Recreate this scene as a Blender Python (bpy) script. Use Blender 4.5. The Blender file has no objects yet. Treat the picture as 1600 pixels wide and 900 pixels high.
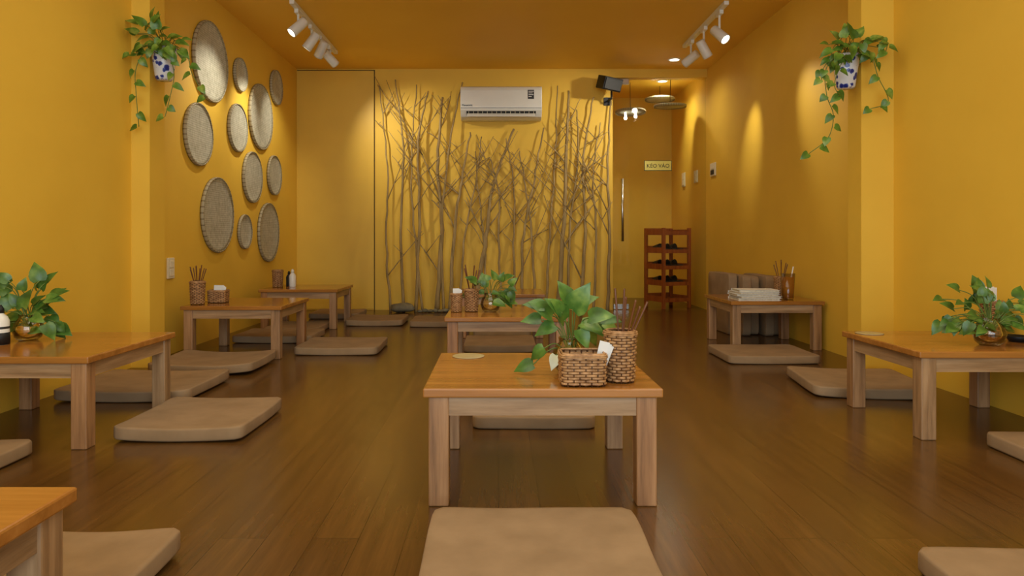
import bpy, bmesh, math, random
from mathutils import Vector, Matrix, noise
random.seed(7)
S = bpy.context.scene; COL = S.collection
F = 1066.67; CX = 779.0; CY = 374.0; H = 0.72
XL, XR, YB, ZC, TH = -2.06, 2.13, 6.97, 2.459, 0.32
def P(px, py, Y):
    k = F / Y
    return Vector(((px - CX) / k, Y, H - (py - CY) / k))
R = math.radians
# ------------------------------------------------------------------ materials
def lin(c): c /= 255.0; return c / 12.92 if c <= .04045 else ((c + .055) / 1.055) ** 2.4
def C3(r, g, b): return (lin(r), lin(g), lin(b), 1)
def newmat(name):
    m = bpy.data.materials.new(name); m.use_nodes = True
    nt = m.node_tree; return m, nt, nt.nodes['Principled BSDF']
def coords(nt, scale=(1, 1, 1), rot=(0, 0, 0), rnd=True):
    tc = nt.nodes.new('ShaderNodeTexCoord'); mp = nt.nodes.new('ShaderNodeMapping')
    mp.inputs['Scale'].default_value = scale; mp.inputs['Rotation'].default_value = rot
    if rnd:
        oi = nt.nodes.new('ShaderNodeObjectInfo'); mu = nt.nodes.new('ShaderNodeMath'); mu.operation = 'MULTIPLY'; mu.inputs[1].default_value = 37.0
        ad = nt.nodes.new('ShaderNodeVectorMath'); ad.operation = 'ADD'
        nt.links.new(oi.outputs['Random'], mu.inputs[0]); nt.links.new(tc.outputs['Object'], ad.inputs[0]); nt.links.new(mu.outputs[0], ad.inputs[1])
        nt.links.new(ad.outputs[0], mp.inputs['Vector'])
    else:
        nt.links.new(tc.outputs['Object'], mp.inputs['Vector'])
    return mp.outputs['Vector']
def ramp(nt, fac, stops):
    r = nt.nodes.new('ShaderNodeValToRGB'); e = r.color_ramp.elements
    e[0].position, e[0].color = stops[0]; e[1].position, e[1].color = stops[-1]
    for p, c in stops[1:-1]:
        x = e.new(p); x.color = c
    nt.links.new(fac, r.inputs['Fac']); return r.outputs['Color']
def noise_n(nt, vec, scale, detail=4, rough=.55):
    n = nt.nodes.new('ShaderNodeTexNoise'); n.inputs['Scale'].default_value = scale
    n.inputs['Detail'].default_value = detail; n.inputs['Roughness'].default_value = rough
    nt.links.new(vec, n.inputs['Vector']); return n.outputs['Fac']
def bump(nt, b, h, strength=.2, dist=.002):
    bp = nt.nodes.new('ShaderNodeBump'); bp.inputs['Strength'].default_value = strength; bp.inputs['Distance'].default_value = dist
    nt.links.new(h, bp.inputs['Height']); nt.links.new(bp.outputs['Normal'], b.inputs['Normal'])
def mottled(name, c1, c2, rough=.6, scale=8, bs=0, metal=0, detail=4, bd=.002):
    m, nt, b = newmat(name); v = coords(nt); f = noise_n(nt, v, scale, detail)
    nt.links.new(ramp(nt, f, [(.3, c1), (.7, c2)]), b.inputs['Base Color'])
    b.inputs['Roughness'].default_value = rough; b.inputs['Metallic'].default_value = metal
    if bs: bump(nt, b, f, bs, bd)
    return m
def wood(name, axis, c1, c2, c3, rough=.4, fine=28, tint=None):
    m, nt, b = newmat(name)
    sc = [fine, fine, fine]; sc[axis] = fine * .07
    v = coords(nt, tuple(sc)); f = noise_n(nt, v, 1.0, 6, .62)
    c = ramp(nt, f, [(.28, c1), (.5, c2), (.74, c3)])
    if tint:
        oi = nt.nodes.new('ShaderNodeObjectInfo'); mx = nt.nodes.new('ShaderNodeMixRGB'); mx.blend_type = 'MULTIPLY'
        nt.links.new(oi.outputs['Random'], mx.inputs['Fac']); nt.links.new(c, mx.inputs['Color1']); mx.inputs['Color2'].default_value = tint; c = mx.outputs[0]
    nt.links.new(c, b.inputs['Base Color'])
    b.inputs['Roughness'].default_value = rough; bump(nt, b, f, .12, .001); return m
def emit(name, col, st):
    m, nt, b = newmat(name); b.inputs['Base Color'].default_value = col
    b.inputs['Emission Color'].default_value = col; b.inputs['Emission Strength'].default_value = st; return m
def glassy(name, tint, refl=.5, rough=.02, base=.03):
    m, nt, b = newmat(name); nt.nodes.remove(b); out = nt.nodes['Material Output']
    tr = nt.nodes.new('ShaderNodeBsdfTransparent'); tr.inputs['Color'].default_value = tint
    gl = nt.nodes.new('ShaderNodeBsdfGlossy'); gl.inputs['Roughness'].default_value = rough
    lw = nt.nodes.new('ShaderNodeLayerWeight'); lw.inputs['Blend'].default_value = .25
    mu = nt.nodes.new('ShaderNodeMath'); mu.operation = 'MULTIPLY_ADD'; mu.inputs[1].default_value = refl; mu.inputs[2].default_value = base
    mx = nt.nodes.new('ShaderNodeMixShader')
    nt.links.new(lw.outputs['Fresnel'], mu.inputs[0]); nt.links.new(mu.outputs[0], mx.inputs['Fac'])
    nt.links.new(tr.outputs[0], mx.inputs[1]); nt.links.new(gl.outputs[0], mx.inputs[2]); nt.links.new(mx.outputs[0], out.inputs['Surface'])
    return m
M = {}
M['wall'] = mottled('yellow_paint', C3(227, 184, 60), C3(233, 191, 65), .62, 2.2, .04)
M['ceil'] = mottled('orange_yellow_paint', C3(242, 194, 66), C3(246, 199, 70), .6, 1.5)
M['door'] = mottled('yellow_door_paint', C3(223, 180, 58), C3(229, 187, 62), .5, 3)
M['gap'] = mottled('dark_gap', C3(60, 38, 10), C3(75, 48, 14), .8)
def floor_mat():
    m, nt, b = newmat('laminate_floor'); v = coords(nt, rot=(0, 0, R(90)), rnd=False)
    br = nt.nodes.new('ShaderNodeTexBrick'); br.offset = .37
    br.inputs['Scale'].default_value = 1; br.inputs['Brick Width'].default_value = 1.2; br.inputs['Row Height'].default_value = .112
    br.inputs['Mortar Size'].default_value = .0011; br.inputs['Mortar Smooth'].default_value = .4
    br.inputs['Color1'].default_value = C3(104, 73, 35); br.inputs['Color2'].default_value = C3(92, 64, 30); br.inputs['Mortar'].default_value = C3(54, 36, 16)
    nt.links.new(v, br.inputs['Vector'])
    v2 = coords(nt, (40, 2.2, 40), rnd=False); f = noise_n(nt, v2, 1, 6, .68)
    g = ramp(nt, f, [(.3, (.58, .55, .48, 1)), (.7, (1.14, 1.1, 1.02, 1))])
    mx = nt.nodes.new('ShaderNodeMixRGB'); mx.blend_type = 'MULTIPLY'; mx.inputs['Fac'].default_value = .8
    nt.links.new(br.outputs['Color'], mx.inputs['Color1']); nt.links.new(g, mx.inputs['Color2']); nt.links.new(mx.outputs[0], b.inputs['Base Color'])
    b.inputs['Roughness'].default_value = .22
    bump(nt, b, f, .05, .001); return m
M['floor'] = floor_mat()
tw = (C3(136, 88, 36), C3(162, 108, 48), C3(182, 126, 62))
lw_ = (C3(116, 88, 58), C3(160, 128, 92), C3(190, 158, 120))
RT = (.90, .66, .46, 1)
M['top'] = wood('table_top_wood', 0, *tw, rough=.15, fine=22)
M['leg'] = wood('table_leg_wood', 2, *lw_, rough=.42, fine=34, tint=RT)
M['apx'] = wood('table_apron_wood', 0, *lw_, rough=.42, fine=34)
M['apy'] = wood('table_side_apron_wood', 1, *lw_, rough=.42, fine=34)
M['cush'] = mottled('brown_suede', C3(138, 113, 82), C3(155, 129, 97), .92, 9, .25, detail=8)
M['branch'] = wood('dry_bark', 2, C3(118, 98, 58), C3(156, 132, 84), C3(186, 162, 112), .8, 40)
M['stone'] = mottled('grey_stone', C3(92, 88, 70), C3(128, 122, 100), .85, 12, .5)
M['white'] = mottled('white_plastic', C3(226, 226, 216), C3(234, 234, 226), .35, 3)
M['black'] = mottled('black_plastic', C3(10, 10, 10), C3(18, 18, 18), .55, 30)
M['dark'] = mottled('dark_grey_plastic', C3(30, 30, 30), C3(42, 42, 40), .55, 30)
M['steel'] = mottled('brushed_steel', C3(188, 188, 184), C3(208, 208, 204), .25, 20, metal=1)
M['wick'] = mottled('wicker_strand', C3(124, 84, 46), C3(198, 154, 104), .5, 60, .2)
M['wickd'] = mottled('dark_wicker', C3(58, 33, 16), C3(104, 66, 34), .55, 60, .2)
M['chop'] = wood('chopstick_wood', 2, C3(70, 38, 18), C3(104, 60, 30), C3(128, 78, 42), .45, 60)
M['paper'] = mottled('white_paper', C3(220, 220, 216), C3(232, 232, 228), .8, 10)
M['page'] = mottled('page_edges', C3(190, 180, 156), C3(224, 216, 196), .85, 90)
M['glass'] = glassy('door_glass', (.95, .96, .92, 1), .12, .02, .012)
M['clear'] = glassy('clear_tumbler_glass', (.98, .97, .93, 1), .6)
M['vase'] = glassy('amber_vase_glass', (.988, .965, .89, 1), .8)
M['water'] = glassy('vase_water', (.98, .93, .76, 1), .35)
M['tea'] = mottled('orange_tea', C3(206, 122, 30), C3(224, 146, 46), .15, 8)
M['coast'] = mottled('pale_coaster', C3(166, 150, 106), C3(184, 170, 128), .35, 15)
M['rack'] = wood('red_rack_wood', 2, C3(132, 60, 14), C3(162, 80, 22), C3(184, 100, 34), .7)
M['shoe'] = mottled('dark_shoe', C3(26, 26, 28), C3(52, 48, 44), .6, 20)
M['stem'] = mottled('green_stem', C3(74, 104, 38), C3(116, 134, 58), .55, 30)
M['lens'] = emit('lamp_lens', (1, .93, .78, 1), 14)
M['dlens'] = emit('downlight_lens', (1, .95, .82, 1), 8)
M['signy'] = mottled('yellow_sign_board', C3(210, 198, 96), C3(218, 206, 104), .5, 10)
M['ink'] = mottled('sign_ink', C3(38, 30, 14), C3(48, 38, 18), .6, 10)
M['switch'] = mottled('cream_switch', C3(222, 214, 188), C3(232, 224, 198), .4, 10)
def leaf_mat(name, a, b_, c):
    m, nt, b = newmat(name); v = coords(nt); f = noise_n(nt, v, 16, 3)
    nt.links.new(ramp(nt, f, [(.32, a), (.52, b_), (.72, c)]), b.inputs['Base Color'])
    b.inputs['Roughness'].default_value = .38; bump(nt, b, f, .1); return m
M['leaf'] = leaf_mat('pothos_leaf', C3(46, 80, 26), C3(76, 116, 42), C3(130, 158, 70))
M['leafl'] = leaf_mat('pothos_leaf_bright', C3(58, 94, 26), C3(92, 130, 42), C3(150, 168, 74))
M['pale'] = mottled('pale_leaf', C3(206, 212, 180), C3(226, 230, 206), .5, 10)
def pot_mat():
    m, nt, b = newmat('blue_white_ceramic'); v = coords(nt, rnd=False)
    vo = nt.nodes.new('ShaderNodeTexVoronoi'); vo.inputs['Scale'].default_value = 30; vo.feature = 'F1'
    f0 = noise_n(nt, v, 34, 5, .7)
    nt.links.new(v, vo.inputs['Vector'])
    ml = nt.nodes.new('ShaderNodeMath'); ml.operation = 'MULTIPLY'; nt.links.new(vo.outputs['Distance'], ml.inputs[0]); nt.links.new(f0, ml.inputs[1])
    nt.links.new(ramp(nt, ml.outputs[0], [(.12, C3(28, 42, 122)), (.17, C3(70, 92, 170)), (.21, C3(222, 226, 230))]), b.inputs['Base Color'])
    b.inputs['Roughness'].default_value = .18; return m
M['pot'] = pot_mat()
def tray_mat():
    m, nt, b = newmat('bamboo_weave'); v = coords(nt, rot=(0, 0, R(45)), rnd=False)
    mp2 = nt.nodes.new('ShaderNodeVectorMath'); mp2.operation = 'MULTIPLY'; mp2.inputs[1].default_value = (1, 1, 0)
    ad = nt.nodes.new('ShaderNodeVectorMath'); ad.operation = 'ADD'; ad.inputs[1].default_value = (0, 0, .0031)
    nt.links.new(v, mp2.inputs[0]); nt.links.new(mp2.outputs[0], ad.inputs[0])
    ck = nt.nodes.new('ShaderNodeTexChecker'); ck.inputs['Scale'].default_value = 95
    nt.links.new(ad.outputs[0], ck.inputs['Vector'])
    f = noise_n(nt, v, 40, 3)
    c = ramp(nt, f, [(.25, C3(170, 167, 146)), (.75, C3(210, 207, 188))])
    mx = nt.nodes.new('ShaderNodeMixRGB'); mx.blend_type = 'MULTIPLY'
    ml = nt.nodes.new('ShaderNodeMath'); ml.operation = 'MULTIPLY'; ml.inputs[1].default_value = .48
    nt.links.new(ck.outputs['Fac'], ml.inputs[0]); nt.links.new(ml.outputs[0], mx.inputs['Fac'])
    nt.links.new(c, mx.inputs['Color1']); mx.inputs['Color2'].default_value = (.40, .39, .32, 1)
    nt.links.new(mx.outputs[0], b.inputs['Base Color']); b.inputs['Roughness'].default_value = .7
    bump(nt, b, ck.outputs['Fac'], .4, .003); return m
M['tray'] = tray_mat()
def rim_mat():
    m, nt, b = newmat('bound_bamboo_rim'); v = coords(nt, rnd=False)
    g = nt.nodes.new('ShaderNodeTexGradient'); g.gradient_type = 'RADIAL'; nt.links.new(v, g.inputs['Vector'])
    ml = nt.nodes.new('ShaderNodeMath'); ml.operation = 'MULTIPLY'; ml.inputs[1].default_value = 40; nt.links.new(g.outputs['Fac'], ml.inputs[0])
    fr = nt.nodes.new('ShaderNodeMath'); fr.operation = 'FRACT'; nt.links.new(ml.outputs[0], fr.inputs[0])
    nt.links.new(ramp(nt, fr.outputs[0], [(.74, C3(166, 156, 126)), (.8, C3(122, 108, 78)), (.98, C3(122, 108, 78))]), b.inputs['Base Color'])
    b.inputs['Roughness'].default_value = .6; return m
M['rim'] = rim_mat()
# ------------------------------------------------------------------ mesh helpers
def obj(name, bm, m, parent=None, smooth=False, loc=None):
    me = bpy.data.meshes.new(name); bmesh.ops.recalc_face_normals(bm, faces=bm.faces[:]); bm.to_mesh(me); bm.free()
    if smooth:
        for p in me.polygons: p.use_smooth = True
    me.materials.append(m); o = bpy.data.objects.new(name, me); COL.objects.link(o)
    if parent: o.parent = parent
    if loc is not None: o.location = loc
    return o
def tag(o, label, cat, group=None):
    o['label'] = label; o['category'] = cat
    if group: o['group'] = group
    return o
def thing(name, label, cat, loc=(0, 0, 0), rz=0, group=None):
    o = bpy.data.objects.new(name, None); COL.objects.link(o); o.empty_display_size = .05
    o.location = loc; o.rotation_euler = (0, 0, rz); return tag(o, label, cat, group)
def struct(name, bm, m, parent=None, smooth=False):
    o = obj(name, bm, m, parent, smooth)
    if not parent: o['kind'] = 'structure'
    return o
def dup(root, loc, rz, label, group=None, sc=1.0):
    r = root.copy(); COL.objects.link(r); r.location = loc; r.rotation_euler = (0, 0, rz); r['label'] = label; r.scale = (sc, sc, sc)
    if group: r['group'] = group
    for ch in root.children:
        c = ch.copy(); COL.objects.link(c); c.parent = r
        for g in ch.children:
            d = g.copy(); COL.objects.link(d); d.parent = c
    return r
def B(): return bmesh.new()
def box(bm, x0, x1, y0, y1, z0, z1, mtx=None):
    v = [bm.verts.new((x, y, z)) for x in (x0, x1) for y in (y0, y1) for z in (z0, z1)]
    if mtx:
        for q in v: q.co = mtx @ q.co
    for f in ((0, 1, 3, 2), (4, 6, 7, 5), (0, 4, 5, 1), (2, 3, 7, 6), (0, 2, 6, 4), (1, 5, 7, 3)): bm.faces.new([v[i] for i in f])
    return bm
def bev(bm, w, seg=2):
    bmesh.ops.recalc_face_normals(bm, faces=bm.faces[:])
    bmesh.ops.bevel(bm, geom=bm.edges[:], offset=w, segments=seg, affect='EDGES', profile=.5); return bm
def lathe(bm, prof, n=24, mtx=None):
    rings = []
    for r, z in prof:
        if r < 1e-6: rings.append([bm.verts.new((0, 0, z))])
        else: rings.append([bm.verts.new((r * math.cos(2 * math.pi * i / n), r * math.sin(2 * math.pi * i / n), z)) for i in range(n)])
    for a, b in zip(rings, rings[1:]):
        for i in range(n):
            j = (i + 1) % n
            if len(a) == 1 and len(b) == 1: continue
            if len(a) == 1: bm.faces.new((a[0], b[i], b[j]))
            elif len(b) == 1: bm.faces.new((a[i], a[j], b[0]))
            else: bm.faces.new((a[i], a[j], b[j], b[i]))
    if mtx:
        for rg in rings:
            for v in rg: v.co = mtx @ v.co
    return bm
def tube(bm, pts, rad, sides=6, closed=False):
    pts = [Vector(p) for p in pts]; n = len(pts)
    if not hasattr(rad, '__len__'): rad = [rad] * n
    rings = []; up = None
    for i, p in enumerate(pts):
        a = pts[i - 1] if (i or closed) else p; b = pts[(i + 1) % n] if (i < n - 1 or closed) else p
        t = (b - a).normalized()
        if up is None: up = Vector((0, 0, 1)) if abs(t.z) < .9 else Vector((1, 0, 0))
        u = (up - t * up.dot(t))
        if u.length < 1e-5: u = t.orthogonal()
        u.normalize(); w = t.cross(u); up = u
        rings.append([bm.verts.new(p + (u * math.cos(2 * math.pi * k / sides) + w * math.sin(2 * math.pi * k / sides)) * rad[i]) for k in range(sides)])
    for i in range(n if closed else n - 1):
        a, b = rings[i], rings[(i + 1) % n]
        for k in range(sides): bm.faces.new((a[k], a[(k + 1) % sides], b[(k + 1) % sides], b[k]))
    if not closed: bm.faces.new(rings[0][::-1]); bm.faces.new(rings[-1])
    return bm
def smooth_path(pts, k=6):
    pts = [Vector(p) for p in pts]; out = []
    for i in range(len(pts) - 1):
        p0 = pts[max(i - 1, 0)]; p1 = pts[i]; p2 = pts[i + 1]; p3 = pts[min(i + 2, len(pts) - 1)]
        for j in range(k):
            t = j / k
            out.append(.5 * ((2 * p1) + (p2 - p0) * t + (2 * p0 - 5 * p1 + 4 * p2 - p3) * t * t + (3 * p1 - p0 - 3 * p2 + p3) * t ** 3))
    out.append(pts[-1]); return out
def aim(d):
    return Vector((0, 0, -1)).rotation_difference(Vector(d).normalized()).to_matrix().to_4x4()
def text_mesh(name, s, size, m, parent, loc, rot):
    cu = bpy.data.curves.new(name, 'FONT'); cu.body = s; cu.size = size; cu.align_x = 'CENTER'; cu.align_y = 'CENTER'; cu.extrude = .0008
    to = bpy.data.objects.new(name + '_tmp', cu); COL.objects.link(to)
    bpy.context.view_layer.update(); dg = bpy.context.evaluated_depsgraph_get()
    me = bpy.data.meshes.new_from_object(to.evaluated_get(dg)); bpy.data.objects.remove(to); bpy.data.curves.remove(cu)
    me.materials.clear(); me.materials.append(m)
    o = bpy.data.objects.new(name, me); COL.objects.link(o); o.parent = parent; o.location = loc; o.rotation_euler = rot; return o
# ------------------------------------------------------------------ room
Y0, YC = -1.6, 8.4
struct('floor', box(B(), XL - .1, XR + .1, Y0, YC + .1, -.1, 0), M['floor'])
struct('ceiling', box(B(), XL - .1, XR + .1, Y0, YC + .1, ZC, ZC + .1), M['ceil'])
struct('wall_left', box(B(), XL - .1, XL, Y0, YC + .1, 0, ZC), M['wall'])
struct('wall_right', box(B(), XR, XR + .1, Y0, YC + .1, 0, ZC), M['wall'])
XG = 1.165
b = box(B(), XL, XG, YB, YB + .1, 0, ZC); box(b, XG, XR, YB, YB + .1, 2.372, ZC)
struct('wall_back', b, M['wall'])
struct('wall_corridor', box(B(), .9, 1.0, YB + .1, YC, 0, ZC), M['wall'])
struct('wall_far', box(B(), XL, XR, YC, YC + .1, 0, ZC), M['wall'])
struct('wall_pillar_left', box(B(), XL, -1.957, 3.83, 4.0, 0, ZC), M['wall'])
struct('wall_pillar_right', box(B(), 1.955, XR, 3.68, 3.82, 0, ZC), M['wall'])
d = struct('door_1', bev(box(B(), -2.045, -1.272, YB - .008, YB, .01, 2.44), .002), M['door'])
struct('door_gap_shade_1', box(B(), -1.27, -1.262, YB - .003, YB, 0, 2.45), M['gap'])  # solid dark strip imitating the shaded gap beside the door panel
struct('door_gap_shade_2', box(B(), -2.055, -1.27, YB - .004, YB, 2.441, 2.449), M['gap'])  # same painted gap shade along the top of the door
# glass door
g = struct('door_2', box(B(), XG + .01, XR - .004, YB + .03, YB + .042, .012, 2.365), M['glass'])
hb = B(); tube(hb, [(1.26, YB - .03, .70), (1.26, YB - .03, 1.335)], .014, 10)
for z in (.80, 1.235): tube(hb, [(1.26, YB - .03, z), (1.26, YB + .03, z)], .008, 8)
struct('door_handle', hb, M['steel'], g, True)
struct('patch_fitting', bev(box(B(), XG + .012, XG + .17, YB + .018, YB + .054, .004, .06), .003), M['steel'], g)
struct('patch_fitting', bev(box(B(), XG + .012, XG + .17, YB + .018, YB + .054, 2.31, 2.367), .003), M['steel'], g)
# sign on the glass
sg = thing('door_sign', 'yellow rectangular sign with dark lettering stuck on the glass door', 'sign', P(1028, 267, YB + .03))
obj('board', bev(box(B(), -.142, .142, -.004, 0, 0, .106), .001, 1), M['ink'], sg)
obj('panel', box(B(), -.136, .136, -.0055, -.004, .006, .100), M['signy'], sg)
text_mesh('lettering', 'KÉO VÀO', .054, M['ink'], sg, (0, -.0065, .05), (R(90), 0, 0))
# switches
def switch(px, py, X, w, h, name, label, cat, dark=False):
    Y = F * X / (px - CX); s = 1 if X > 0 else -1
    z = H - (py - CY) * Y / F
    t = thing(name, label, cat, (X, Y, z - h / 2))
    obj('plate', bev(box(B(), -.012 if s > 0 else 0, 0 if s > 0 else .012, -w / 2, w / 2, 0, h), .003), M['switch'], t)
    for k in range(2):
        obj('rocker', bev(box(B(), -.017 if s > 0 else .012, -.012 if s > 0 else .017, -w * .3, w * .3, h * (.12 + .4 * k), h * (.46 + .4 * k)), .0015, 1), M['dark'] if dark and k == 0 else M['switch'], t)
switch(265, 419, XL, .085, .13, 'light_switch', 'cream switch plate low on the left wall beside the pillar', 'switch')
switch(1115, 265, XR, .16, .13, 'wall_switch', 'white switch plate with a dark key on the right wall before the glass door', 'switch', True)
switch(1088, 276, XR, .12, .13, 'wall_switch', 'white switch plate behind the glass, nearer of the two in the corridor', 'switch')
switch(1069, 281, XR, .12, .16, 'wall_switch', 'white switch plate behind the glass, farther of the two in the corridor', 'switch')
# ------------------------------------------------------------------ tables
def table(x0, x1, y0, y1, label):
    cx, cy = (x0 + x1) / 2, (y0 + y1) / 2; a, c = (x1 - x0) / 2, (y1 - y0) / 2
    t = thing('low_table', label, 'table', (cx, cy, 0), 0, 'low wooden tables')
    obj('tabletop', bev(box(B(), -a, a, -c, c, TH - .024, TH), .004), M['top'], t)
    w, i = .055, .014
    for sx in (-1, 1):
        for sy in (-1, 1):
            xo, yo = sx * (a - i), sy * (c - i)
            obj('leg', bev(box(B(), min(xo, xo - sx * w), max(xo, xo - sx * w), min(yo, yo - sy * w), max(yo, yo - sy * w), 0, TH - .024), .004), M['leg'], t)
    for sy in (-1, 1):
        yo = sy * (c - i - .006)
        obj('apron', box(B(), -a + i + w, a - i - w, min(yo, yo - sy * .022), max(yo, yo - sy * .022), TH - .076, TH - .024), M['apx'], t)
    for sx in (-1, 1):
        xo = sx * (a - i - .006)
        obj('apron', box(B(), min(xo, xo - sx * .022), max(xo, xo - sx * .022), -c + i + w, c - i - w, TH - .076, TH - .024), M['apy'], t)
    return t
table(-.203, .441, 1.824, 2.41, 'low wooden table in the centre foreground with woven baskets on it')
table(-.279, .365, 3.5, 4.085, 'low wooden table behind the centre front table, holding an amber vase')
table(-.305, .34, 4.96, 5.54, 'farthest of the three low tables down the middle of the room')
table(-2.04, -1.395, 2.32, 2.95, 'low wooden table at the left wall with a vase of pothos on it')
table(-1.33, -.681, .52, 1.106, 'low wooden table cut off by the bottom left corner')
table(-1.905, -1.298, 4.08, 4.68, 'low wooden table beyond the left pillar with chopstick cup and napkin basket')
table(-1.92, -1.287, 5.45, 6.05, 'low wooden table in the back left corner with a white bottle')
table(1.50, 2.105, 4.4, 4.98, 'low wooden table at the right wall with a stack of white books')
table(1.50, 2.115, 2.43, 2.985, 'low wooden table at the right with a trailing vase plant and pale coaster')
# ------------------------------------------------------------------ cushions
def cushion(x0, x1, y0, y1, label, warp=.006, rot=0, h=.046, seed=0, upright=False):
    cx, cy = (x0 + x1) / 2, (y0 + y1) / 2; a, c = (x1 - x0) / 2, (y1 - y0) / 2
    bm = B(); N = 80
    def ring(ins, z, k=1.0):
        out = []
        for i in range(N):
            th = 2 * math.pi * (i + .5) / N + math.pi / 4; co, si = math.cos(th), math.sin(th)
            s = (abs(co) ** 18 + abs(si) ** 18) ** (-1 / 18)
            out.append(bm.verts.new((co * s * (a - ins) * k, si * s * (c - ins) * k, z)))
        return out
    rs = [ring(.10, 0), ring(.006, 0), ring(.001, .003), ring(0, .008), ring(0, h * .5), ring(0, h - .007), ring(.0012, h - .0025), ring(.004, h), ring(.014, h + .0004)]
    for k in (.75, .5, .25): rs.append(ring(.014, h + .0004, k))
    for p, q in zip(rs, rs[1:]):
        for i in range(N): bm.faces.new((p[i], p[(i + 1) % N], q[(i + 1) % N], q[i]))
    cv = bm.verts.new((0, 0, h + .0004))
    for i in range(N): bm.faces.new((rs[-1][i], rs[-1][(i + 1) % N], cv))
    bm.faces.new(rs[0][::-1])
    for v in bm.verts:
        u, w = v.co.x / a, v.co.y / c; top = v.co.z / h
        n = noise.noise(Vector((v.co.x * 5 + seed * 3.1, v.co.y * 5, seed)))
        v.co.z += warp * (u * u * (1 + .5 * math.sin(seed * 2.3)) + .35 * w * w) + top * n * .0025
        v.co.x += noise.noise(Vector((seed * 1.7, v.co.x * 4, v.co.y * 4))) * .005; v.co.y += noise.noise(Vector((v.co.y * 4, seed, v.co.x * 4))) * .005
    zm = min(v.co.z for v in bm.verts)
    for v in bm.verts: v.co.z -= zm
    if upright:
        bm.transform(Matrix.Rotation(R(90), 4, 'Y')); zm = min(v.co.z for v in bm.verts)
        bm.transform(Matrix.Translation((0, 0, -zm)))
    o = obj('floor_cushion', bm, M['cush'], None, True, (cx, cy, 0)); o.rotation_euler.z = R(rot)
    return tag(o, label, 'cushion', 'floor cushions')
cl = [
 (-.161, .332, 1.22, 1.715, 'brown floor cushion in front of the centre foreground table, cut by the bottom edge', .003, 0),
 (-.10, .37, 2.58, 3.05, 'brown floor cushion seen under the centre foreground table', .004, 0),
 (-.225, .24, 4.32, 4.78, 'brown floor cushion just behind the table with the amber vase', .004, 0),
 (-.19, .24, 5.03, 5.46, 'brown floor cushion tucked under the farthest middle table', .004, 0),
 (-.735, -.275, 5.58, 6.0, 'brown floor cushion left of the farthest middle table', .004, 0),
 (-1.275, -.80, 5.65, 6.1, 'flat brown floor cushion right of the back left corner table', .004, 0),
 (-1.272, -.755, 4.22, 4.69, 'brown floor cushion in open floor right of the table beyond the left pillar', .006, 0),
 (-1.86, -1.31, 3.60, 4.06, 'brown floor cushion with curled ends before the table beyond the left pillar', .022, 0),
 (-1.85, -1.30, 4.72, 5.14, 'brown floor cushion just behind the table beyond the left pillar', .004, 0),
 (-1.79, -1.37, 5.17, 5.60, 'brown floor cushion pushed half under the back left corner table', .004, 0),
 (-1.72, -1.27, 6.16, 6.6, 'brown floor cushion between the back left corner table and the back wall', .004, 0),
 (-1.97, -1.37, 3.0, 3.5, 'brown floor cushion behind the left wall table, near the left pillar', .008, 0),
 (-1.375, -.91, 2.41, 2.89, 'large brown floor cushion lying right of the left wall table', .016, 0),
 (-2.03, -1.55, 1.83, 2.29, 'brown floor cushion at the left edge, before the left wall table', .004, 0),
 (-1.21, -.72, 1.115, 1.57, 'brown floor cushion beside the table in the bottom left corner', .012, 0),
 (1.33, 1.86, 3.92, 4.37, 'brown floor cushion in front of the table with white books', .006, 0),
 (1.47, 1.99, 3.06, 3.56, 'brown floor cushion behind the right table, beside the right pillar', .006, -8),
 (1.69, 2.12, 1.9, 2.39, 'brown floor cushion at the right edge, before the right table', .004, 0),
 (.90, 1.39, 1.0, 1.49, 'brown floor cushion cut off by the bottom right corner', .006, 0)]
for i, (a, b_, c, d_, l, w, r) in enumerate(cl): cushion(a, b_, c, d_, l, w, r, seed=i + 1)
ordn = ['nearest the wall', 'second from the wall', 'third from the wall', 'fourth from the wall', 'outermost, broad face to the room']
for i in range(5):
    o = cushion(0, [.44, .45, .44, .45, .46][i], 0, .46, 'brown cushion stood on edge behind the book table, ' + ordn[i], .001, 0, seed=30 + i, upright=True, h=.064)
    o['group'] = 'cushions stored on edge at the right wall'
    o.location = (2.055 - .083 * i, [5.33, 5.28, 5.34, 5.29, 5.36][i], 0); o.rotation_euler.z = R([0, 1.5, -1, 1, 2][i])
# ------------------------------------------------------------------ winnowing trays
TR = [(331, 97, 125, 'large round bamboo tray highest on the left wall beside the pillar plant'),
 (377, 117, 52, 'small round bamboo tray right of the highest large tray'),
 (433, 137, 54, 'small round bamboo tray nearest the back corner at the top'),
 (409, 183, 102, 'big round bamboo tray in the upper right of the wall group'),
 (312, 210, 98, 'round bamboo tray leftmost of the group, under the highest large tray'),
 (373, 200, 75, 'brightly lit medium bamboo tray in the middle of the upper group'),
 (396, 277, 80, 'medium bamboo tray under the brightly lit one, mid height'),
 (430, 274, 62, 'narrow looking small bamboo tray nearest the back corner at mid height'),
 (342, 336, 118, 'large round bamboo tray lowest at the left of the group'),
 (384, 362, 54, 'smallest bamboo tray between the two large lower trays'),
 (421, 363, 92, 'large bamboo tray lowest at the right, above the back corner table')]
def tray_parts(t, r):
    obj('weave', lathe(B(), [(0, .012), (r * .5, .013), (r * .9, .017), (r * .978, .024), (r * .978, .020), (r * .9, .008), (r * .5, .003), (0, .002)], 48), M['tray'], t, True)
    obj('rim', lathe(B(), [(r * .972, .012), (r, 0), (r + .004, .012), (r + .002, .026), (r * .976, .028), (r * .972, .012)], 48), M['rim'], t, True)
for px, py, hh, lab in TR:
    X = XL + .02; k = (CX - px) / -X; Y = F / k; z = H - (py - CY) / k; r = hh / k / 2
    t = thing('winnowing_tray', lab, 'tray', (XL, Y, z), 0, 'round bamboo trays on the left wall')
    t.rotation_euler = (0, R(90), 0); tray_parts(t, r - .003)
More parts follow.
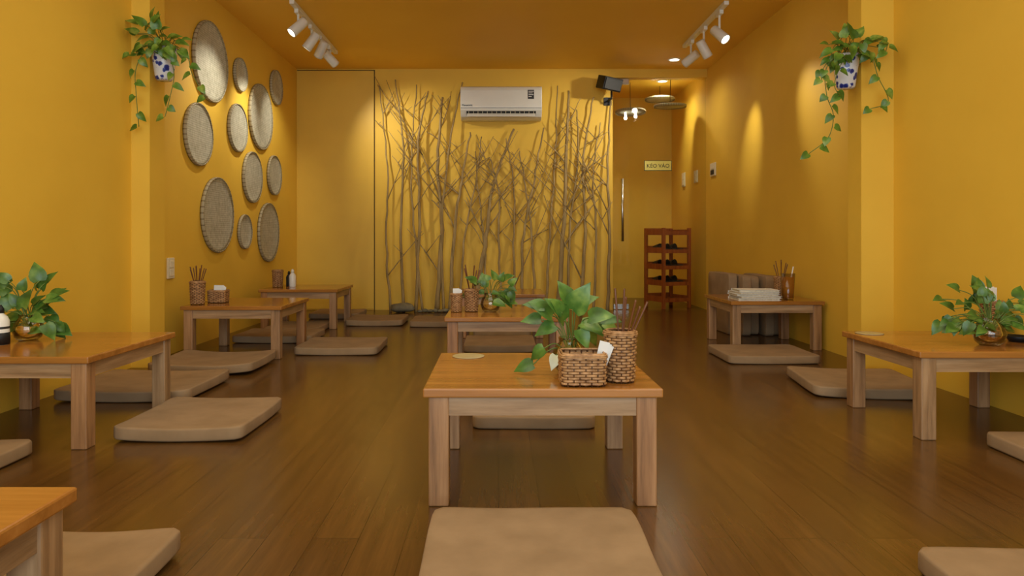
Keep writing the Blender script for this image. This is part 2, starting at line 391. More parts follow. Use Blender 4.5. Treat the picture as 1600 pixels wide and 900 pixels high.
# ------------------------------------------------------------------ track lights
def spot(loc, target, label, W, size, zr):
    loc = Vector(loc); d = (Vector(target) - loc).normalized(); mt = aim(d)
    t = thing('spotlight', label, 'spotlight', loc, 0, 'white track spotlights')
    obj('housing', lathe(B(), [(0, .075), (.030, .075), (.036, .068), (.039, -.06), (.039, -.075), (.034, -.075), (.034, -.066), (0, -.066)], 24, mt), M['white'], t, True)
    obj('lens', lathe(B(), [(0, -.069), (.033, -.069), (.033, -.0665), (0, -.0665)], 20, mt), M['lens'], t)
    bm = B(); tube(bm, [(0, 0, .02), (0, 0, zr - loc.z)], .009, 8); box(bm, -.014, .014, -.05, .05, zr - loc.z - .028, zr - loc.z)
    obj('bracket', bm, M['white'], t)
    l = bpy.data.lights.new('spot_lamp', 'SPOT'); l.energy = W; l.color = (1, .92, .76); l.spot_size = R(size); l.spot_blend = 1; l.shadow_soft_size = .03
    lo = bpy.data.objects.new('spot_lamp', l); COL.objects.link(lo); lo.location = loc + d * .085
    lo.rotation_euler = aim(d).to_euler()
for X, y0, y1, lab in ((-1.5, 4.95, 6.3, 'white lighting track on the ceiling above the bamboo trays'), (1.66, 4.97, 6.1, 'white lighting track on the ceiling near the right wall')):
    tag(obj('track_rail', bev(box(B(), -.018, .018, y0, y1, ZC - .03, ZC), .003), M['white'], None, False, (X, 0, 0)), lab, 'track rail', 'lighting tracks')
zr = ZC - .03
spot((-1.5, 5.11, 2.31), (-2.06, 4.75, 1.62), 'white spotlight nearest the camera on the left track', 32, 66, zr)
spot((-1.5, 5.48, 2.31), (-2.06, 5.5, 1.55), 'second white spotlight from the camera on the left track', 40, 62, zr)
spot((-1.5, 5.78, 2.33), (-2.06, 6.3, 1.5), 'third white spotlight from the camera on the left track', 28, 62, zr)
spot((-1.5, 6.08, 2.33), (-.75, 6.97, 1.5), 'farthest white spotlight on the left track, turned to the branches', 44, 82, zr)
spot((1.66, 5.13, 2.26), (2.13, 4.5, 1.5), 'white spotlight nearest the camera on the right track', 28, 46, zr)
spot((1.66, 5.52, 2.26), (2.13, 5.72, 1.55), 'middle white spotlight on the right track', 28, 38, zr)
spot((1.66, 5.89, 2.28), (.65, 6.97, 1.5), 'farthest white spotlight on the right track, turned to the branches', 54, 88, zr)
def downlight(x, y, label, W):
    t = thing('downlight', label, 'ceiling light', (x, y, ZC), 0, 'recessed downlights')
    obj('trim_ring', lathe(B(), [(.045, -.006), (.062, -.004), (.066, 0), (.045, 0), (.045, -.006)], 28), M['white'], t, True)
    obj('diffuser', lathe(B(), [(0, -.003), (.045, -.003), (.045, -.001), (0, -.001)], 28), M['dlens'], t)
    l = bpy.data.lights.new('down_lamp', 'SPOT'); l.energy = W; l.color = (1, .9, .68); l.spot_size = R(150); l.spot_blend = 1; l.shadow_soft_size = .04
    lo = bpy.data.objects.new('down_lamp', l); COL.objects.link(lo); lo.location = (x, y, ZC - .02)
downlight(1.70, 6.6, 'round recessed ceiling light before the glass door', 18)
downlight(1.8, 7.5, 'round recessed ceiling light in the corridor behind the glass', 34)
# ------------------------------------------------------------------ air conditioner
ac = thing('air_conditioner', 'white wall air conditioner above the dry branches', 'air conditioner', (P(783, 186, YB).x, YB, P(783, 186, YB - .15).z))
bm = B(); pr = [(0, .325), (-.15, .325), (-.185, .31), (-.2, .28), (-.203, .11), (-.195, .08), (-.15, .02), (-.08, 0), (0, 0)]
L_ = [bm.verts.new((-.405, y, z)) for y, z in pr]; R_ = [bm.verts.new((.405, y, z)) for y, z in pr]
for i in range(len(pr)): bm.faces.new((L_[i], L_[(i + 1) % len(pr)], R_[(i + 1) % len(pr)], R_[i]))
bm.faces.new(L_); bm.faces.new(R_[::-1]); bev(bm, .006)
obj('body', bm, M['white'], ac)
obj('air_outlet', box(B(), -.345, .345, -.006, .006, -.026, .026, Matrix.Translation((0, -.175, .052)) @ Matrix.Rotation(R(36), 4, 'X')), M['dark'], ac)
obj('louver', bev(box(B(), -.34, .34, -.034, .034, -.003, .003, Matrix.Translation((0, -.198, .034)) @ Matrix.Rotation(R(38), 4, 'X')), .002, 1), M['white'], ac)
for k in range(15): obj('vane', box(B(), -.322 + k * .046 - .002, -.322 + k * .046 + .002, -.012, .004, -.02, .022, Matrix.Translation((0, -.178, .054)) @ Matrix.Rotation(R(36), 4, 'X')), M['switch'], ac)
obj('panel_seam', box(B(), -.40, .40, -.2045, -.2, .1, .103), M['dark'], ac)
st = obj('sticker', box(B(), .265, .325, -.2045, -.2, .19, .28), M['dark'], ac)
bm = B()
for k, (w0, z0) in enumerate(((.05, .262), (.04, .245), (.048, .228), (.03, .21))): box(bm, .271, .271 + w0, -.2055, -.2045, z0, z0 + .007)
obj('sticker_lines', bm, M['paper'], st)
text_mesh('logo', 'Panasonic', .026, M['dark'], ac, (-.335, -.2045, .128), (R(90), 0, 0))
# ------------------------------------------------------------------ loudspeaker
sp = thing('loudspeaker', 'black loudspeaker on a bracket high on the back wall by the glass door', 'speaker', P(952, 131, 6.74))
mt = Matrix.Rotation(R(8), 4, 'Y') @ Matrix.Rotation(R(18), 4, 'Z') @ Matrix.Rotation(R(14), 4, 'X')
obj('cabinet', bev(box(B(), -.098, .098, -.09, .09, -.062, .066, mt), .008), M['black'], sp)
obj('grille', bev(box(B(), -.088, .088, -.1, -.088, -.052, .056, mt), .004), M['black'], sp)
bm = B(); tube(bm, [(.03, .05, -.05), (.035, .08, -.13), (.02, .22, -.13)], .010, 8); box(bm, -.02, .06, .215, .228, -.17, -.09)
obj('bracket', bm, M['black'], sp)
# ------------------------------------------------------------------ dry branches
BR = [([(612, 484), (604, 380), (607, 260), (590, 130)], .014), ([(632, 484), (628, 360), (632, 230), (617, 122)], .017),
 ([(651, 484), (655, 330), (650, 220), (668, 140)], .019), ([(661, 484), (642, 330), (640, 230), (650, 130)], .013),
 ([(683, 484), (692, 360), (682, 250), (690, 150)], .027), ([(694, 484), (686, 340), (700, 210), (722, 126)], .016),
 ([(703, 484), (708, 360), (722, 270), (735, 205)], .021), ([(720, 484), (722, 380), (742, 290), (752, 212)], .014),
 ([(742, 484), (757, 370), (765, 290), (803, 200)], .027), ([(757, 484), (760, 400), (748, 300), (742, 235)], .013),
 ([(785, 484), (780, 380), (782, 300), (765, 245)], .015), ([(806, 484), (803, 380), (806, 290), (790, 215)], .014),
 ([(817, 484), (812, 380), (833, 280), (850, 198)], .018), ([(836, 484), (832, 360), (822, 290), (812, 235)], .015),
 ([(852, 484), (858, 370), (868, 250), (872, 132)], .015), ([(870, 484), (881, 350), (884, 240), (890, 140)], .027),
 ([(886, 484), (890, 350), (905, 250), (902, 170)], .016), ([(905, 484), (915, 360), (908, 260), (928, 150)], .020),
 ([(926, 484), (930, 360), (924, 270), (940, 190)], .015), ([(948, 484), (951, 350), (949, 250), (957, 150)], .019)]
nth = ['first', 'second', 'third', 'fourth', 'fifth', 'sixth', 'seventh', 'eighth', 'ninth', 'tenth', 'eleventh', 'twelfth', 'thirteenth', 'fourteenth', 'fifteenth', 'sixteenth', 'seventeenth', 'eighteenth', 'nineteenth', 'twentieth']
def okp(p): return -1.28 < p.x < 1.14 and p.z < 2.40 and not (-.42 < p.x < .48 and p.z > 1.86)
for bi, (pp, r0) in enumerate(BR):
    rg = random.Random(100 + bi)
    base = P(pp[0][0], 484, 6.86); base.z = 0
    pts = [P(q[0], q[1], 6.86) for q in pp]; pts[0] = base
    for i, p in enumerate(pts):
        p.y = 6.80 + .12 * i / 3 + rg.uniform(-.012, .012)
        st_ = pts[0].x + (pts[-1].x - pts[0].x) * (p.z - pts[0].z) / (pts[-1].z - pts[0].z); p.x = p.x * .75 + st_ * .25
    path = smooth_path(pts, 7)
    for i in range(2, len(path)): path[i] = path[i] + Vector((rg.uniform(-.008, .008), rg.uniform(-.004, .004), 0))
    n = len(path); rad = [r0 * (1 - .62 * i / (n - 1)) for i in range(n)]
    t = thing('bare_branch', 'bare dry branch standing on the back wall, its foot %s from the left' % nth[bi], 'branch', base, 0, 'dry branches on the back wall')
    loc = lambda ps: [p - base for p in ps]
    obj('stem', tube(B(), loc(path), rad, 7), M['branch'], t, True)
    side = rg.choice((-1, 1)); made = 0
    for q in range(80):
        if made >= 5: break
        short = made >= 2
        i = rg.randint(int(n * (.35 if short else .15)), n - 3); o0 = path[i]; side = -side
        ang = R(rg.uniform(25, 60) if short else rg.uniform(18, 46)); ln = rg.uniform(.12, .32) if short else rg.uniform(.45, 1.0) * (1.1 - .45 * i / n)
        dv = Vector((side * math.sin(ang), 0, math.cos(ang)))
        k0 = rg.uniform(.4, .7); kink = rg.uniform(-.07, .07)
        tp = [o0 + dv * (ln * s) + Vector((kink * ln * max(0, s - k0) * 3, .03 * s * math.sin(q), 0)) + Vector((rg.uniform(-.004, .004), 0, 0)) for s in (0, .25, .5, .75, 1)]
        for p in tp: p.y = min(max(p.y, 6.72), 6.945)
        if not all(okp(p) for p in tp): continue
        made += 1; rr = max(.0055, rad[i] * .5)
        bm = tube(B(), loc(tp), [rr, rr * .88, rr * .75, rr * .62, rr * .45], 5)
        for s2 in ((1, 2, 3) if not short else (2,)):
            if rg.random() > .6: continue
            sd = rg.choice((-1, 1)); a2 = R(rg.uniform(25, 55)); d2 = Vector((sd * math.sin(a2), rg.uniform(-.1, .05), math.cos(a2))); l2 = min(.26, ln * rg.uniform(.25, .45))
            e = [tp[s2], tp[s2] + d2 * l2 * .5, tp[s2] + d2 * l2]
            if all(okp(p) for p in e): tube(bm, loc(e), [rr * .65, rr * .55, rr * .4], 5)
        obj('twig', bm, M['branch'], t, True)
def rock(px, py, w, h, label, group, seed, Y=6.72):
    bm = B(); bmesh.ops.create_icosphere(bm, subdivisions=3, radius=1)
    for v in bm.verts:
        k = 1 + .22 * noise.noise(v.co * 1.3 + Vector((seed, 0, 0))); v.co = Vector((v.co.x * w / 2 * k, v.co.y * w * .38 * k, v.co.z * h / 2 * k))
    zm = min(v.co.z for v in bm.verts)
    for v in bm.verts: v.co.z -= zm
    p = P(px, py, Y); tag(obj('stone', bm, M['stone'], None, True, (p.x, Y, 0)), label, 'stone', group)
rock(629, 480, .25, .095, 'large grey stone at the foot of the leftmost branches', None, 3)
for i in range(7): rock(656 + i * 8, 486, .05 + .015 * (i % 3), .03 + .008 * (i % 2), 'small pebble in the row along the foot of the branches', 'pebbles along the branches', i + 9, 6.71 + .012 * (i % 3))
# ------------------------------------------------------------------ wicker
def outline(a, c, e, n):
    raw = []
    for i in range(720):
        th = 2 * math.pi * i / 720; co, si = math.cos(th), math.sin(th)
        raw.append(Vector((math.copysign(abs(co) ** (2 / e), co) * a, math.copysign(abs(si) ** (2 / e), si) * c)))
    acc = [0]
    for i in range(720): acc.append(acc[-1] + (raw[(i + 1) % 720] - raw[i]).length)
    out = []; j = 0
    for k in range(n):
        s = acc[-1] * k / n
        while acc[j + 1] < s: j += 1
        f = (s - acc[j]) / max(1e-9, acc[j + 1] - acc[j]); out.append(raw[j].lerp(raw[(j + 1) % 720], f))
    return out
def wicker(name, label, cat, loc, a, c, e, h, nup, rows, taper, group):
    t = thing(name, label, cat, loc, 0, group); n = nup * 2; ol = outline(a, c, e, n); rr = h / rows / 2
    bm = B()
    for i in range(rows):
        z = .004 + rr + i * (h - .01) / rows; k = 1 + taper * z / h; pts = []
        for j, p in enumerate(ol):
            nr = p.normalized(); off = 0 if j % 2 else (.0026 if (j // 2 + i) % 2 else -.0026)
            q = p * k + nr * off; pts.append((q.x, q.y, z))
        tube(bm, pts, rr * .92, 6, True)
    obj('weave', bm, M['wick'], t, True)
    bm = B()
    for j in range(0, n, 2):
        p = ol[j]; q = p * (1 + taper); tube(bm, [(p.x, p.y, 0), (q.x, q.y, h)], .0026, 5)
    obj('uprights', bm, M['wickd'], t, True)
    bm = B(); k = 1 + taper
    for dz, dr in ((0, .003), (.003, -.003), (-.005, .004)): tube(bm, [((p * k + p.normalized() * dr).x, (p * k + p.normalized() * dr).y, h + dz) for p in ol], .003, 6, True)
    obj('rim', bm, M['wick'], t, True)
    bm = B(); lo = [bm.verts.new((p.x * .96, p.y * .96, .004)) for p in ol]; hi = [bm.verts.new((p.x * .96, p.y * .96, .010)) for p in ol]
    bm.faces.new(lo[::-1]); bm.faces.new(hi)
    for j in range(n): bm.faces.new((lo[j], lo[(j + 1) % n], hi[(j + 1) % n], hi[j]))
    obj('base', bm, M['wickd'], t)
    return t
cup0 = wicker('woven_cup', 'tall woven cup of chopsticks on the centre foreground table', 'cup', (.343, 1.925, TH), .037, .037, 2, .14, 19, 16, .16, 'woven chopstick cups')
bas0 = wicker('woven_basket', 'low rectangular woven basket on the centre foreground table', 'basket', (.232, 1.895, TH), .058, .05, 7, .085, 25, 10, .04, 'low woven baskets')
cupA = dup(cup0, (-1.852, 4.20, TH), .4, 'woven chopstick cup on the table beyond the left pillar')
basA = dup(bas0, (-1.772, 4.32, TH), 0, 'low woven basket on the table beyond the left pillar', None, .9)
cupB = dup(cup0, (-.15, 3.78, TH), .9, 'woven chopstick cup next to the amber vase on the second middle table', None, .88)
cupB2 = dup(cup0, (-.232, 3.76, TH), .2, 'woven napkin cup at the left edge of the second middle table', None, .72)
cupC = dup(cup0, (1.945, 4.70, TH), .6, 'woven chopstick cup behind the glass of tea on the right')
cupD = dup(cup0, (-1.85, 5.72, TH), .3, 'woven cup on the back left corner table')
cupE = dup(cup0, (2.055, 2.84, TH), .3, 'woven napkin cup behind the vase on the right table')
ch0 = None
def chop(c, k, n, group, label, spread=.035, bias=0):
    global ch0
    rg = random.Random(k * 13 + int(c.x * 1000)); th = 2 * math.pi * k / n + rg.uniform(-.3, .3)
    q = Vector((math.cos(th), math.sin(th), 0))
    b0 = c + Vector((-q.x * .012 - bias * .4, -q.y * .012, .013)); tip = c + Vector((q.x * spread * rg.uniform(.5, .9) * (1 - abs(bias) * 12) + bias, q.y * spread * rg.uniform(.5, .9), .14))
    d = (tip - b0).normalized()
    if ch0 is None:
        bm = tube(B(), [(0, 0, 0), (0, 0, .12), (0, 0, .235), (0, 0, .24)], [.0018, .0024, .0034, .0028], 6)
        ch0 = obj('chopstick', bm, M['chop'], None, True); o = ch0
    else:
        o = ch0.copy(); COL.objects.link(o)
    o.location = b0; o.rotation_mode = 'QUATERNION'; o.rotation_quaternion = Vector((0, 0, 1)).rotation_difference(d)
    s = rg.uniform(.88, 1.06); o.scale = (1, 1, s)
    tag(o, label, 'chopstick', group)
for k in range(7): chop(cup0.location, k, 7, 'chopsticks in the front table cup', 'dark wooden chopstick in the woven cup on the centre foreground table', bias=.018)
for k in range(9): chop(cupA.location, k, 9, 'chopsticks in the cup beyond the left pillar', 'dark wooden chopstick in the woven cup beyond the left pillar')
for k in range(6): chop(cupB.location, k, 6, 'chopsticks in the cup by the amber vase', 'dark wooden chopstick in the woven cup by the second middle table vase', .028)
for k in range(6): chop(cupC.location, k, 6, 'chopsticks in the cup behind the tea', 'dark wooden chopstick in the woven cup behind the glass of tea')
def napkin(base, tilt, yaw, label, w=.05, h=.10):
    bm = B()
    for k in range(3):
        mm = Matrix.Translation((0, k * .0022, -.003 * k)) @ Matrix.Rotation(R(4 * k - 4), 4, 'Y')
        box(bm, -w / 2, w / 2, 0, .0025, 0, h, mm)
    o = obj('paper_napkin', bm, M['paper'], None, False, base); o.rotation_euler = (0, R(tilt), R(yaw)); tag(o, label, 'napkin', 'folded paper napkins')
napkin((.272, 1.886, TH + .022), 17, -6, 'folded white paper napkins leaning out of the foreground woven basket', .028, .098)
napkin((-1.772, 4.32, TH + .015), 6, 10, 'folded white paper napkins in the basket beyond the left pillar', .06, .095)
napkin((-.232, 3.76, TH + .015), 3, 5, 'folded white paper napkins in the cup on the second middle table', .035, .115)
napkin((2.055, 2.84, TH + .015), -4, 5, 'folded white paper napkins in the cup on the right table', .045, .19)
for lab, p in (('pale round coaster on the back left of the foreground table', (-.103, 2.335)), ('pale round coaster on the back edge of the right table', (1.575, 2.9))):
    bm = lathe(B(), [(0, 0), (.052, 0), (.055, .0012), (.055, .0022), (.05, .003), (0, .0028)], 36)
    tag(obj('coaster', bm, M['coast'], None, True, (p[0], p[1], TH)), lab, 'coaster', 'pale coasters')
# ------------------------------------------------------------------ plants
def leaf(bm, base, d, nrm, L, W, droop=.3):
    d = Vector(d).normalized(); nrm = Vector(nrm); nrm = (nrm - d * nrm.dot(d)); nrm = nrm.normalized() if nrm.length > 1e-4 else d.orthogonal().normalized(); s = d.cross(nrm)
    ts = (0, .05, .18, .34, .52, .7, .86, 1); hw = (.06, .34, .49, .5, .42, .28, .13, .0); back = (-.02, -.10, -.05, 0, 0, 0, 0, 0)
    rows = []
    for t, w, k in zip(ts, hw, back):
        c = Vector(base) + d * (t * L) - nrm * (droop * L * t * t)
        r = []
        for u in (-1, -.5, 0, .5, 1):
            r.append(bm.verts.new(c + s * (u * w * W) + d * (k * L * u * u) + nrm * (abs(u) * w * W * .28 - (.10 * L * t if abs(u) == 1 else 0) * .3)))
        rows.append(r)
    for a, b_ in zip(rows, rows[1:]):
        for i in range(4): bm.faces.new((a[i], a[i + 1], b_[i + 1], b_[i]))
def stem_leaf(bs, bl, o0, p, d, nrm, L, W, rs=.0018):
    o0, p = Vector(o0), Vector(p); mid = (o0 + p) / 2 + Vector((0, 0, .25 * (p - o0).length))
    tube(bs, smooth_path([o0, mid, p], 4), rs, 5); leaf(bl, p, d, nrm, L, W)
def vase(label, x, y, r=.056, h=.105):
    t = thing('glass_vase', label, 'vase', (x, y, TH), 0, 'round amber glass vases')
    pr = [(0, 0), (r * .55, 0), (r * .85, h * .14), (r, h * .42), (r * .86, h * .7), (r * .58, h * .86), (r * .62, h)]
    obj('bowl', lathe(B(), pr + [(r * .58, h), (r * .54, h * .86), (r * .80, h * .7), (r * .93, h * .42), (r * .8, h * .16), (0, .006)], 32), M['vase'], t, True)
    obj('water', lathe(B(), [(0, .008), (r * .76, h * .17), (r * .88, h * .42), (r * .76, h * .66), (0, h * .66)], 28), M['water'], t, True)
    return Vector((x, y, TH + h))
def cutting(label, mouth, leaves, seed, mt='leaf', pale=()):
    rg = random.Random(seed); t = thing('pothos_cutting', label, 'plant', mouth, 0, 'pothos cuttings in glass vases')
    bs, bl, bp = B(), B(), B()
    for i, (dx, dy, dz, ang, L) in enumerate(leaves):
        a = R(ang); d = Vector((math.cos(a), rg.uniform(-.7, .15), math.sin(a))); nrm = Vector((rg.uniform(-.5, .5), -.75, .75))
        st0 = Vector((rg.uniform(-.012, .012), rg.uniform(-.012, .012), -.05))
        stem_leaf(bs, bp if i in pale else bl, st0, (dx, dy, dz), d, nrm, L, L * .78)
    obj('stems', bs, M['stem'], t, True); obj('foliage', bl, M[mt], t, True)
    if pale: obj('pale_leaf', bp, M['pale'], t, True)
def rnd_leaves(n, wx, h, seed, Ls, low=-.05, dyr=.07):
    rg = random.Random(seed); out = []
    for k in range(n):
        x = rg.uniform(-1, 1); z = rg.uniform(low, h * (1 - .55 * abs(x)))
        out.append((x * wx, rg.uniform(-dyr, dyr), z, 90 - x * 75 + rg.uniform(-35, 35) - (60 * (1 if x > 0 else -1) if z < .02 else 0), rg.uniform(*Ls)))
    return out
m1 = vase('round glass vase behind the baskets on the centre foreground table', .215, 2.06)
k1 = F / 2.06
L1 = [(893, 482, 62, .095), (862, 492, 140, .08), (915, 492, 20, .075), (845, 500, 175, .06), (905, 502, -10, .075), (880, 498, 110, .08), (925, 506, -30, .06), (866, 508, 195, .065), (900, 510, 300, .06), (918, 516, -50, .06), (848, 540, 215, .055), (832, 566, 190, .06), (888, 470, 110, .07), (850, 480, 160, .065), (935, 495, 10, .055), (905, 478, 40, .065), (875, 485, 130, .065), (940, 503, -20, .05)]
LL = [((px - CX) / k1 - m1.x, -.03 - .04 * (i % 3) * .6 + (.04 if i % 2 else 0), H - (py - CY) / k1 - m1.z, a, L) for i, (px, py, a, L) in enumerate(L1)]
LL.append(((866 - CX) / k1 - m1.x, -.06, H - (550 - CY) / k1 - m1.z, 250, .045))
cutting('leafy pothos cutting with a pale leaf in the vase on the centre foreground table', m1, LL, 1, 'leaf', (18,))
m2 = vase('round glass vase on the second middle table', -.045, 3.76)
cutting('pothos cutting in the vase on the second middle table', m2, rnd_leaves(26, .11, .13, 5, (.04, .07)), 2)
m3 = vase('round glass vase on the left wall table', -1.86, 2.70)
cutting('pothos cutting with large leaves in the vase on the left wall table', m3, rnd_leaves(38, .095, .17, 8, (.05, .08), -.07), 3)
m4 = vase('round glass vase on the right table', 1.855, 2.58)
cutting('spreading pothos cutting in the vase on the right table', m4, rnd_leaves(58, .14, .13, 11, (.036, .06), -.05, .08), 4)
def wall_planter(label, x, y, zb, side, leafpx, vines, Yv, seed):
    rg = random.Random(seed); t = thing('wall_planter', label, 'plant', (x, y, zb), 0, 'wall planters on the pillars'); o0 = Vector((x, y, zb))
    obj('pot', lathe(B(), [(0, 0), (.038, 0), (.046, .01), (.062, .12), (.07, .165), (.072, .18), (.064, .18), (.058, .16), (0, .15)], 32), M['pot'], t, True)
    obj('wall_hook', box(B(), (.055 if side > 0 else -.075), (.075 if side > 0 else -.055), -.012, .012, .13, .17), M['steel'], t)
    bs, bl = B(), B(); mouth = Vector((0, 0, .165))
    for rep in range(2):
        for px, py, ang, L in leafpx:
            jx, jy = (rg.uniform(-11, 11), rg.uniform(-9, 9)) if rep else (0, 0); L = L * (.72 if rep else .85)
            p = P(px + jx, py + jy, Yv + rg.uniform(-.07, .05)) - o0; a = R(ang + rg.uniform(-12, 12) * (1 + 2 * rep))
            stem_leaf(bs, bl, mouth + Vector((rg.uniform(-.03, .03), rg.uniform(-.03, .03), -.01)), p, (math.cos(a), rg.uniform(-.6, .1), math.sin(a)), (rg.uniform(-.5, .5), -.7, .7), L, L * .78)
    for vn in vines:
        pts = [mouth] + [P(px, py, Yv + rg.uniform(-.03, .02)) - o0 for px, py in vn]; path = smooth_path(pts, 6); tube(bs, path, .0022, 5)
        for i in range(3, len(path), 3):
            sd = 1 if (i // 3) % 2 else -1; a = R(-90 + sd * rg.uniform(25, 75))
            leaf(bl, path[i] + Vector((sd * .008, -.006, 0)), (math.cos(a), rg.uniform(-.4, .1), math.sin(a)), (rg.uniform(-.4, .4), -.9, .45), rg.uniform(.04, .062), .042)
    obj('stems', bs, M['stem'], t, True); obj('foliage', bl, M['leafl'], t, True)
lf = [(225, 40, 120, .09), (238, 30, 80, .08), (215, 52, 160, .08), (232, 58, 190, .08), (250, 50, 40, .08), (262, 60, 15, .08), (275, 66, 10, .08), (240, 66, 230, .07), (258, 74, -40, .08), (280, 78, -30, .08), (222, 72, 220, .07), (215, 78, 200, .06), (245, 45, 100, .09), (268, 84, -60, .07), (235, 78, 250, .06), (228, 48, 60, .08), (285, 62, 20, .06), (253, 64, -90, .07)]
wall_planter('blue and white wall pot of trailing pothos on the left pillar', -1.886, 3.85, 1.615, -1, lf, [[(228, 80), (212, 110), (213, 150), (217, 198)], [(262, 82), (272, 115), (266, 150), (258, 182)], [(275, 72), (294, 92), (300, 115), (322, 152)], [(222, 70), (205, 85)]], 3.74, 21)
rf = [(1310, 62, 140, .08), (1325, 55, 100, .09), (1340, 58, 60, .08), (1355, 66, 20, .08), (1368, 62, 10, .08), (1300, 78, 190, .08), (1312, 84, 220, .07), (1330, 72, 270, .08), (1350, 82, -40, .08), (1362, 88, -60, .07), (1295, 92, 210, .06), (1335, 60, 120, .08), (1318, 70, 160, .08), (1372, 74, 30, .06), (1305, 98, 240, .07), (1345, 72, -70, .07)]
wall_planter('blue and white wall pot of trailing pothos on the right pillar', 1.882, 3.70, 1.535, 1, rf, [[(1308, 88), (1290, 110), (1292, 150), (1302, 180), (1294, 215), (1264, 240)], [(1358, 85), (1372, 120), (1388, 158), (1360, 170)], [(1300, 90), (1284, 112), (1284, 125)], [(1362, 62), (1385, 66), (1384, 80)], [(1318, 92), (1304, 130), (1312, 150)]], 3.57, 22)
# ------------------------------------------------------------------ table goods
for i in range(5):
    w = [.28, .275, .28, .27, .265][i]; d_ = [.2, .205, .195, .2, .19][i]
    t = thing('book', ['lowest white covered book in the stack on the right wall table', 'second white covered book from the bottom of the stack', 'middle white covered book of the stack of five', 'second white covered book from the top of the stack', 'topmost white covered book on the stack on the right wall table'][i], 'book', (1.71 + .008 * math.sin(i * 2), 4.57, TH + i * .0135), R([0, 3, -2, 4, -4][i]), 'white books stacked on the right table')
    bm = box(B(), -w / 2, w / 2, -d_ / 2, d_ / 2, 0, .0015); box(bm, -w / 2, w / 2, -d_ / 2, d_ / 2, .0115, .013); box(bm, -w / 2, w / 2, d_ / 2 - .002, d_ / 2, 0, .013)
    obj('cover', bm, M['paper'], t); obj('pages', box(B(), -w / 2 + .006, w / 2 - .006, -d_ / 2 + .007, d_ / 2 - .002, .0015, .0115), M['page'], t)
t = thing('tea_glass', 'tall glass of orange tea with a white straw on the right wall table', 'glass', (1.915, 4.52, TH))
obj('tumbler', lathe(B(), [(0, 0), (.034, 0), (.036, .01), (.046, .175), (.0445, .175), (.0345, .012), (0, .01)], 28), M['clear'], t, True)
obj('tea', lathe(B(), [(0, .012), (.034, .014), (.042, .15), (0, .15)], 28), M['tea'], t, True)
obj('straw', tube(B(), [(.0, 0, .03), (.032, -.01, .22)], .004, 8), M['paper'], t, True)
def bottle(name, label, x, y, r, h, mb, mc, group=None):
    t = thing(name, label, 'bottle', (x, y, TH), 0, group)
    obj('body', lathe(B(), [(0, 0), (r * .92, 0), (r, r * .15), (r, h * .6), (r * .8, h * .7), (r * .4, h * .78), (r * .4, h * .82), (0, h * .82)], 24), M[mb], t, True)
    obj('cap', lathe(B(), [(0, h * .8), (r * .46, h * .8), (r * .46, h * .9), (r * .2, h), (0, h)], 20), M[mc], t, True)
    return t
bottle('squeeze_bottle', 'white bottle on the back left corner table', -1.735, 5.75, .028, .15, 'white', 'white')
bottle('sauce_bottle', 'dark sauce bottle between white bottle and woven cup in the back left', -1.79, 5.83, .024, .13, 'dark', 'black')
t = bottle('sauce_bottle', 'white labelled bottle with a black base at the left edge of the left wall table', -1.90, 2.60, .032, .15, 'white', 'black')
obj('base_band', lathe(B(), [(0, .001), (.0335, .001), (.0335, .045), (.032, .046)], 24), M['black'], t, True)
obj('label_band', lathe(B(), [(.0323, .06), (.0326, .061), (.0326, .068), (.0323, .069)], 24), M['dark'], t, True)
tag(obj('sauce_dish', lathe(B(), [(0, 0), (.028, 0), (.042, .022), (.04, .024), (.026, .006), (0, .005)], 28), M['black'], None, True, (2.03, 2.67, TH)), 'small black dish beside the vase on the right table', 'dish')
# ------------------------------------------------------------------ corridor things
rk = thing('shoe_rack', 'reddish wooden five tier rack behind the glass door', 'rack', (1.80, 7.28, 0), R(24))
HX, HY = .165, .15
for sx in (-1, 1):
    for sy in (-1, 1): obj('post', bev(box(B(), sx * HX - .016, sx * HX + .016, sy * HY - .016, sy * HY + .016, 0, .84), .002, 1), M['rack'], rk)
zs = [.08, .25, .42, .59, .78]
for z in zs:
    obj('shelf', box(B(), -HX + .016, HX - .016, -HY, HY, z, z + .016), M['rack'], rk)
    obj('rail', box(B(), -HX + .016, HX - .016, -HY - .014, -HY - .001, z - .014, z + .026), M['rack'], rk)
    obj('rail', box(B(), -HX + .016, HX - .016, HY + .001, HY + .014, z - .014, z + .06), M['rack'], rk)
    for sx in (-1, 1): obj('side_rail', box(B(), sx * HX - .008, sx * HX + .008, -HY + .016, HY - .016, z - .014, z + .045), M['rack'], rk)
def slipper(rx, z, label, rz):
    t = thing('slipper', label, 'slipper', rk.matrix_basis @ Vector((rx, 0, z + .016)), rz, 'slippers on the rack')
    bm = B(); ol = [(-.03, -.11), (-.036, -.07), (-.03, 0), (-.04, .07), (-.025, .115), (.01, .12), (.036, .08), (.03, 0), (.034, -.07), (.028, -.11)]
    lo = [bm.verts.new((x, y, 0)) for x, y in ol]; hi = [bm.verts.new((x, y, .018)) for x, y in ol]
    bm.faces.new(lo[::-1]); bm.faces.new(hi)
    for i in range(10): bm.faces.new((lo[i], lo[(i + 1) % 10], hi[(i + 1) % 10], hi[i]))
    obj('sole', bm, M['shoe'], t)
    bm = B()
    rings = []
    for y in (.0, .04, .085): rings.append([bm.verts.new((.038 * math.cos(a), y, .017 + (.055 - .25 * y) * math.sin(a))) for a in [math.pi * i / 8 for i in range(9)]])
    for a, b_ in zip(rings, rings[1:]):
        for i in range(8): bm.faces.new((a[i], a[i + 1], b_[i + 1], b_[i]))
    obj('strap', bm, M['dark'], t, True)
bpy.context.view_layer.update()
tier = {.59: 'second tier from the top', .42: 'middle tier', .25: 'fourth tier from the top'}
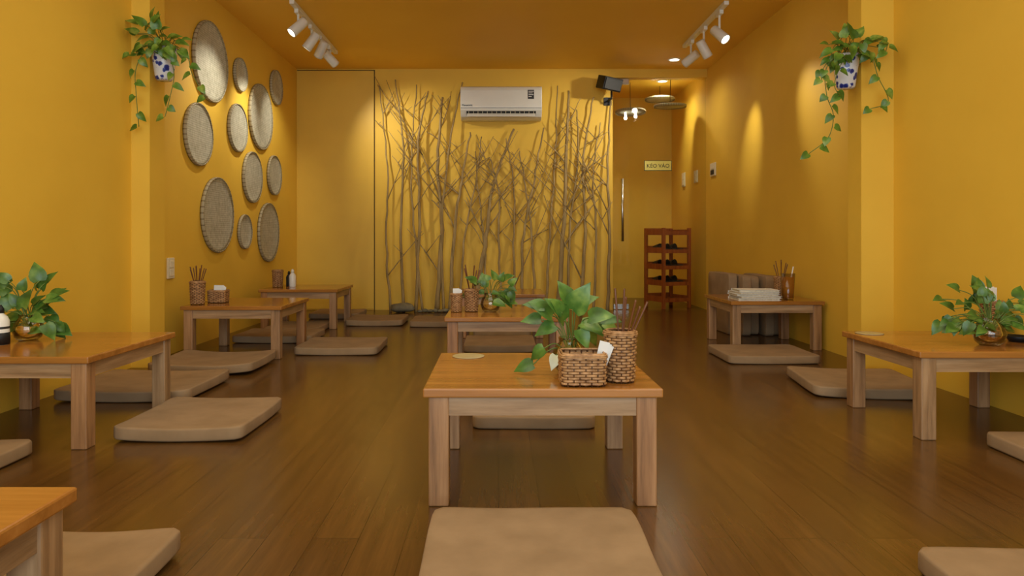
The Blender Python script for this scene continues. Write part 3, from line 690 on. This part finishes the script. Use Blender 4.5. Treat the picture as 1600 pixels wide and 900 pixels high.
for z in (.59, .42, .25):
    for rx, s in ((-.095, 'left'), (0, 'middle'), (.095, 'right')): slipper(rx, z, 'dark slipper on the %s of the rack, %s one' % (tier[z], s), R(24))
for i, (px, py, r, Y, lab) in enumerate(((985, 177, .165, 7.55, 'round woven tray lamp with bulbs hanging lowest behind the glass'), (1031, 157, .165, 7.75, 'round woven tray hanging highest behind the glass'), (1047, 168, .17, 7.35, 'round woven tray hanging nearest the right wall behind the glass'))):
    p = P(px, py, Y); t = thing('hanging_tray', lab, 'tray lamp', p, 0, 'woven trays hanging in the corridor')
    t.rotation_euler = (R(3 * i - 3), 0, 0); tray_parts(t, r)
    obj('cord', tube(B(), [(0, 0, .01), (0, 0, ZC - p.z)], .003, 6), M['black'], t)
    if i == 0:
        for dx, dz in ((-.06, -.02), (.05, 0)): obj('bulb', lathe(B(), [(0, -.062), (.014, -.056), (.019, -.042), (.012, -.022), (.010, .024), (0, .024)], 16, Matrix.Translation((dx, -.03, dz))), M['dlens'], t, True)
# ------------------------------------------------------------------ light
def area(name, loc, rot, sx, sy, W, col):
    l = bpy.data.lights.new(name, 'AREA'); l.shape = 'RECTANGLE'; l.size = sx; l.size_y = sy; l.energy = W; l.color = col
    o = bpy.data.objects.new(name, l); COL.objects.link(o); o.location = loc; o.rotation_euler = rot; return o
area('shopfront_daylight', (.1, -1.4, 1.3), (R(88), 0, 0), 3.8, 2.0, 98, (.80, .91, 1))
area('ceiling_fill', (0, 2.3, ZC - .02), (0, 0, 0), 2.4, 2.4, 36, (1, .93, .76))  # added fill lamp out of view, no fitting, lifts the general room light
w = bpy.data.worlds.new('world'); S.world = w; w.use_nodes = True
w.node_tree.nodes['Background'].inputs[0].default_value = (.75, .85, 1, 1); w.node_tree.nodes['Background'].inputs[1].default_value = .25
cam = bpy.data.cameras.new('camera'); cam.lens = 24; cam.sensor_width = 36; cam.clip_start = .02
cam.shift_x = (800 - CX) / 1600; cam.shift_y = (CY - 450) / 1600
co = bpy.data.objects.new('camera', cam); COL.objects.link(co); co.location = (0, 0, H); co.rotation_euler = (R(90), 0, 0)
S.camera = co
S.view_settings.view_transform = 'Standard'
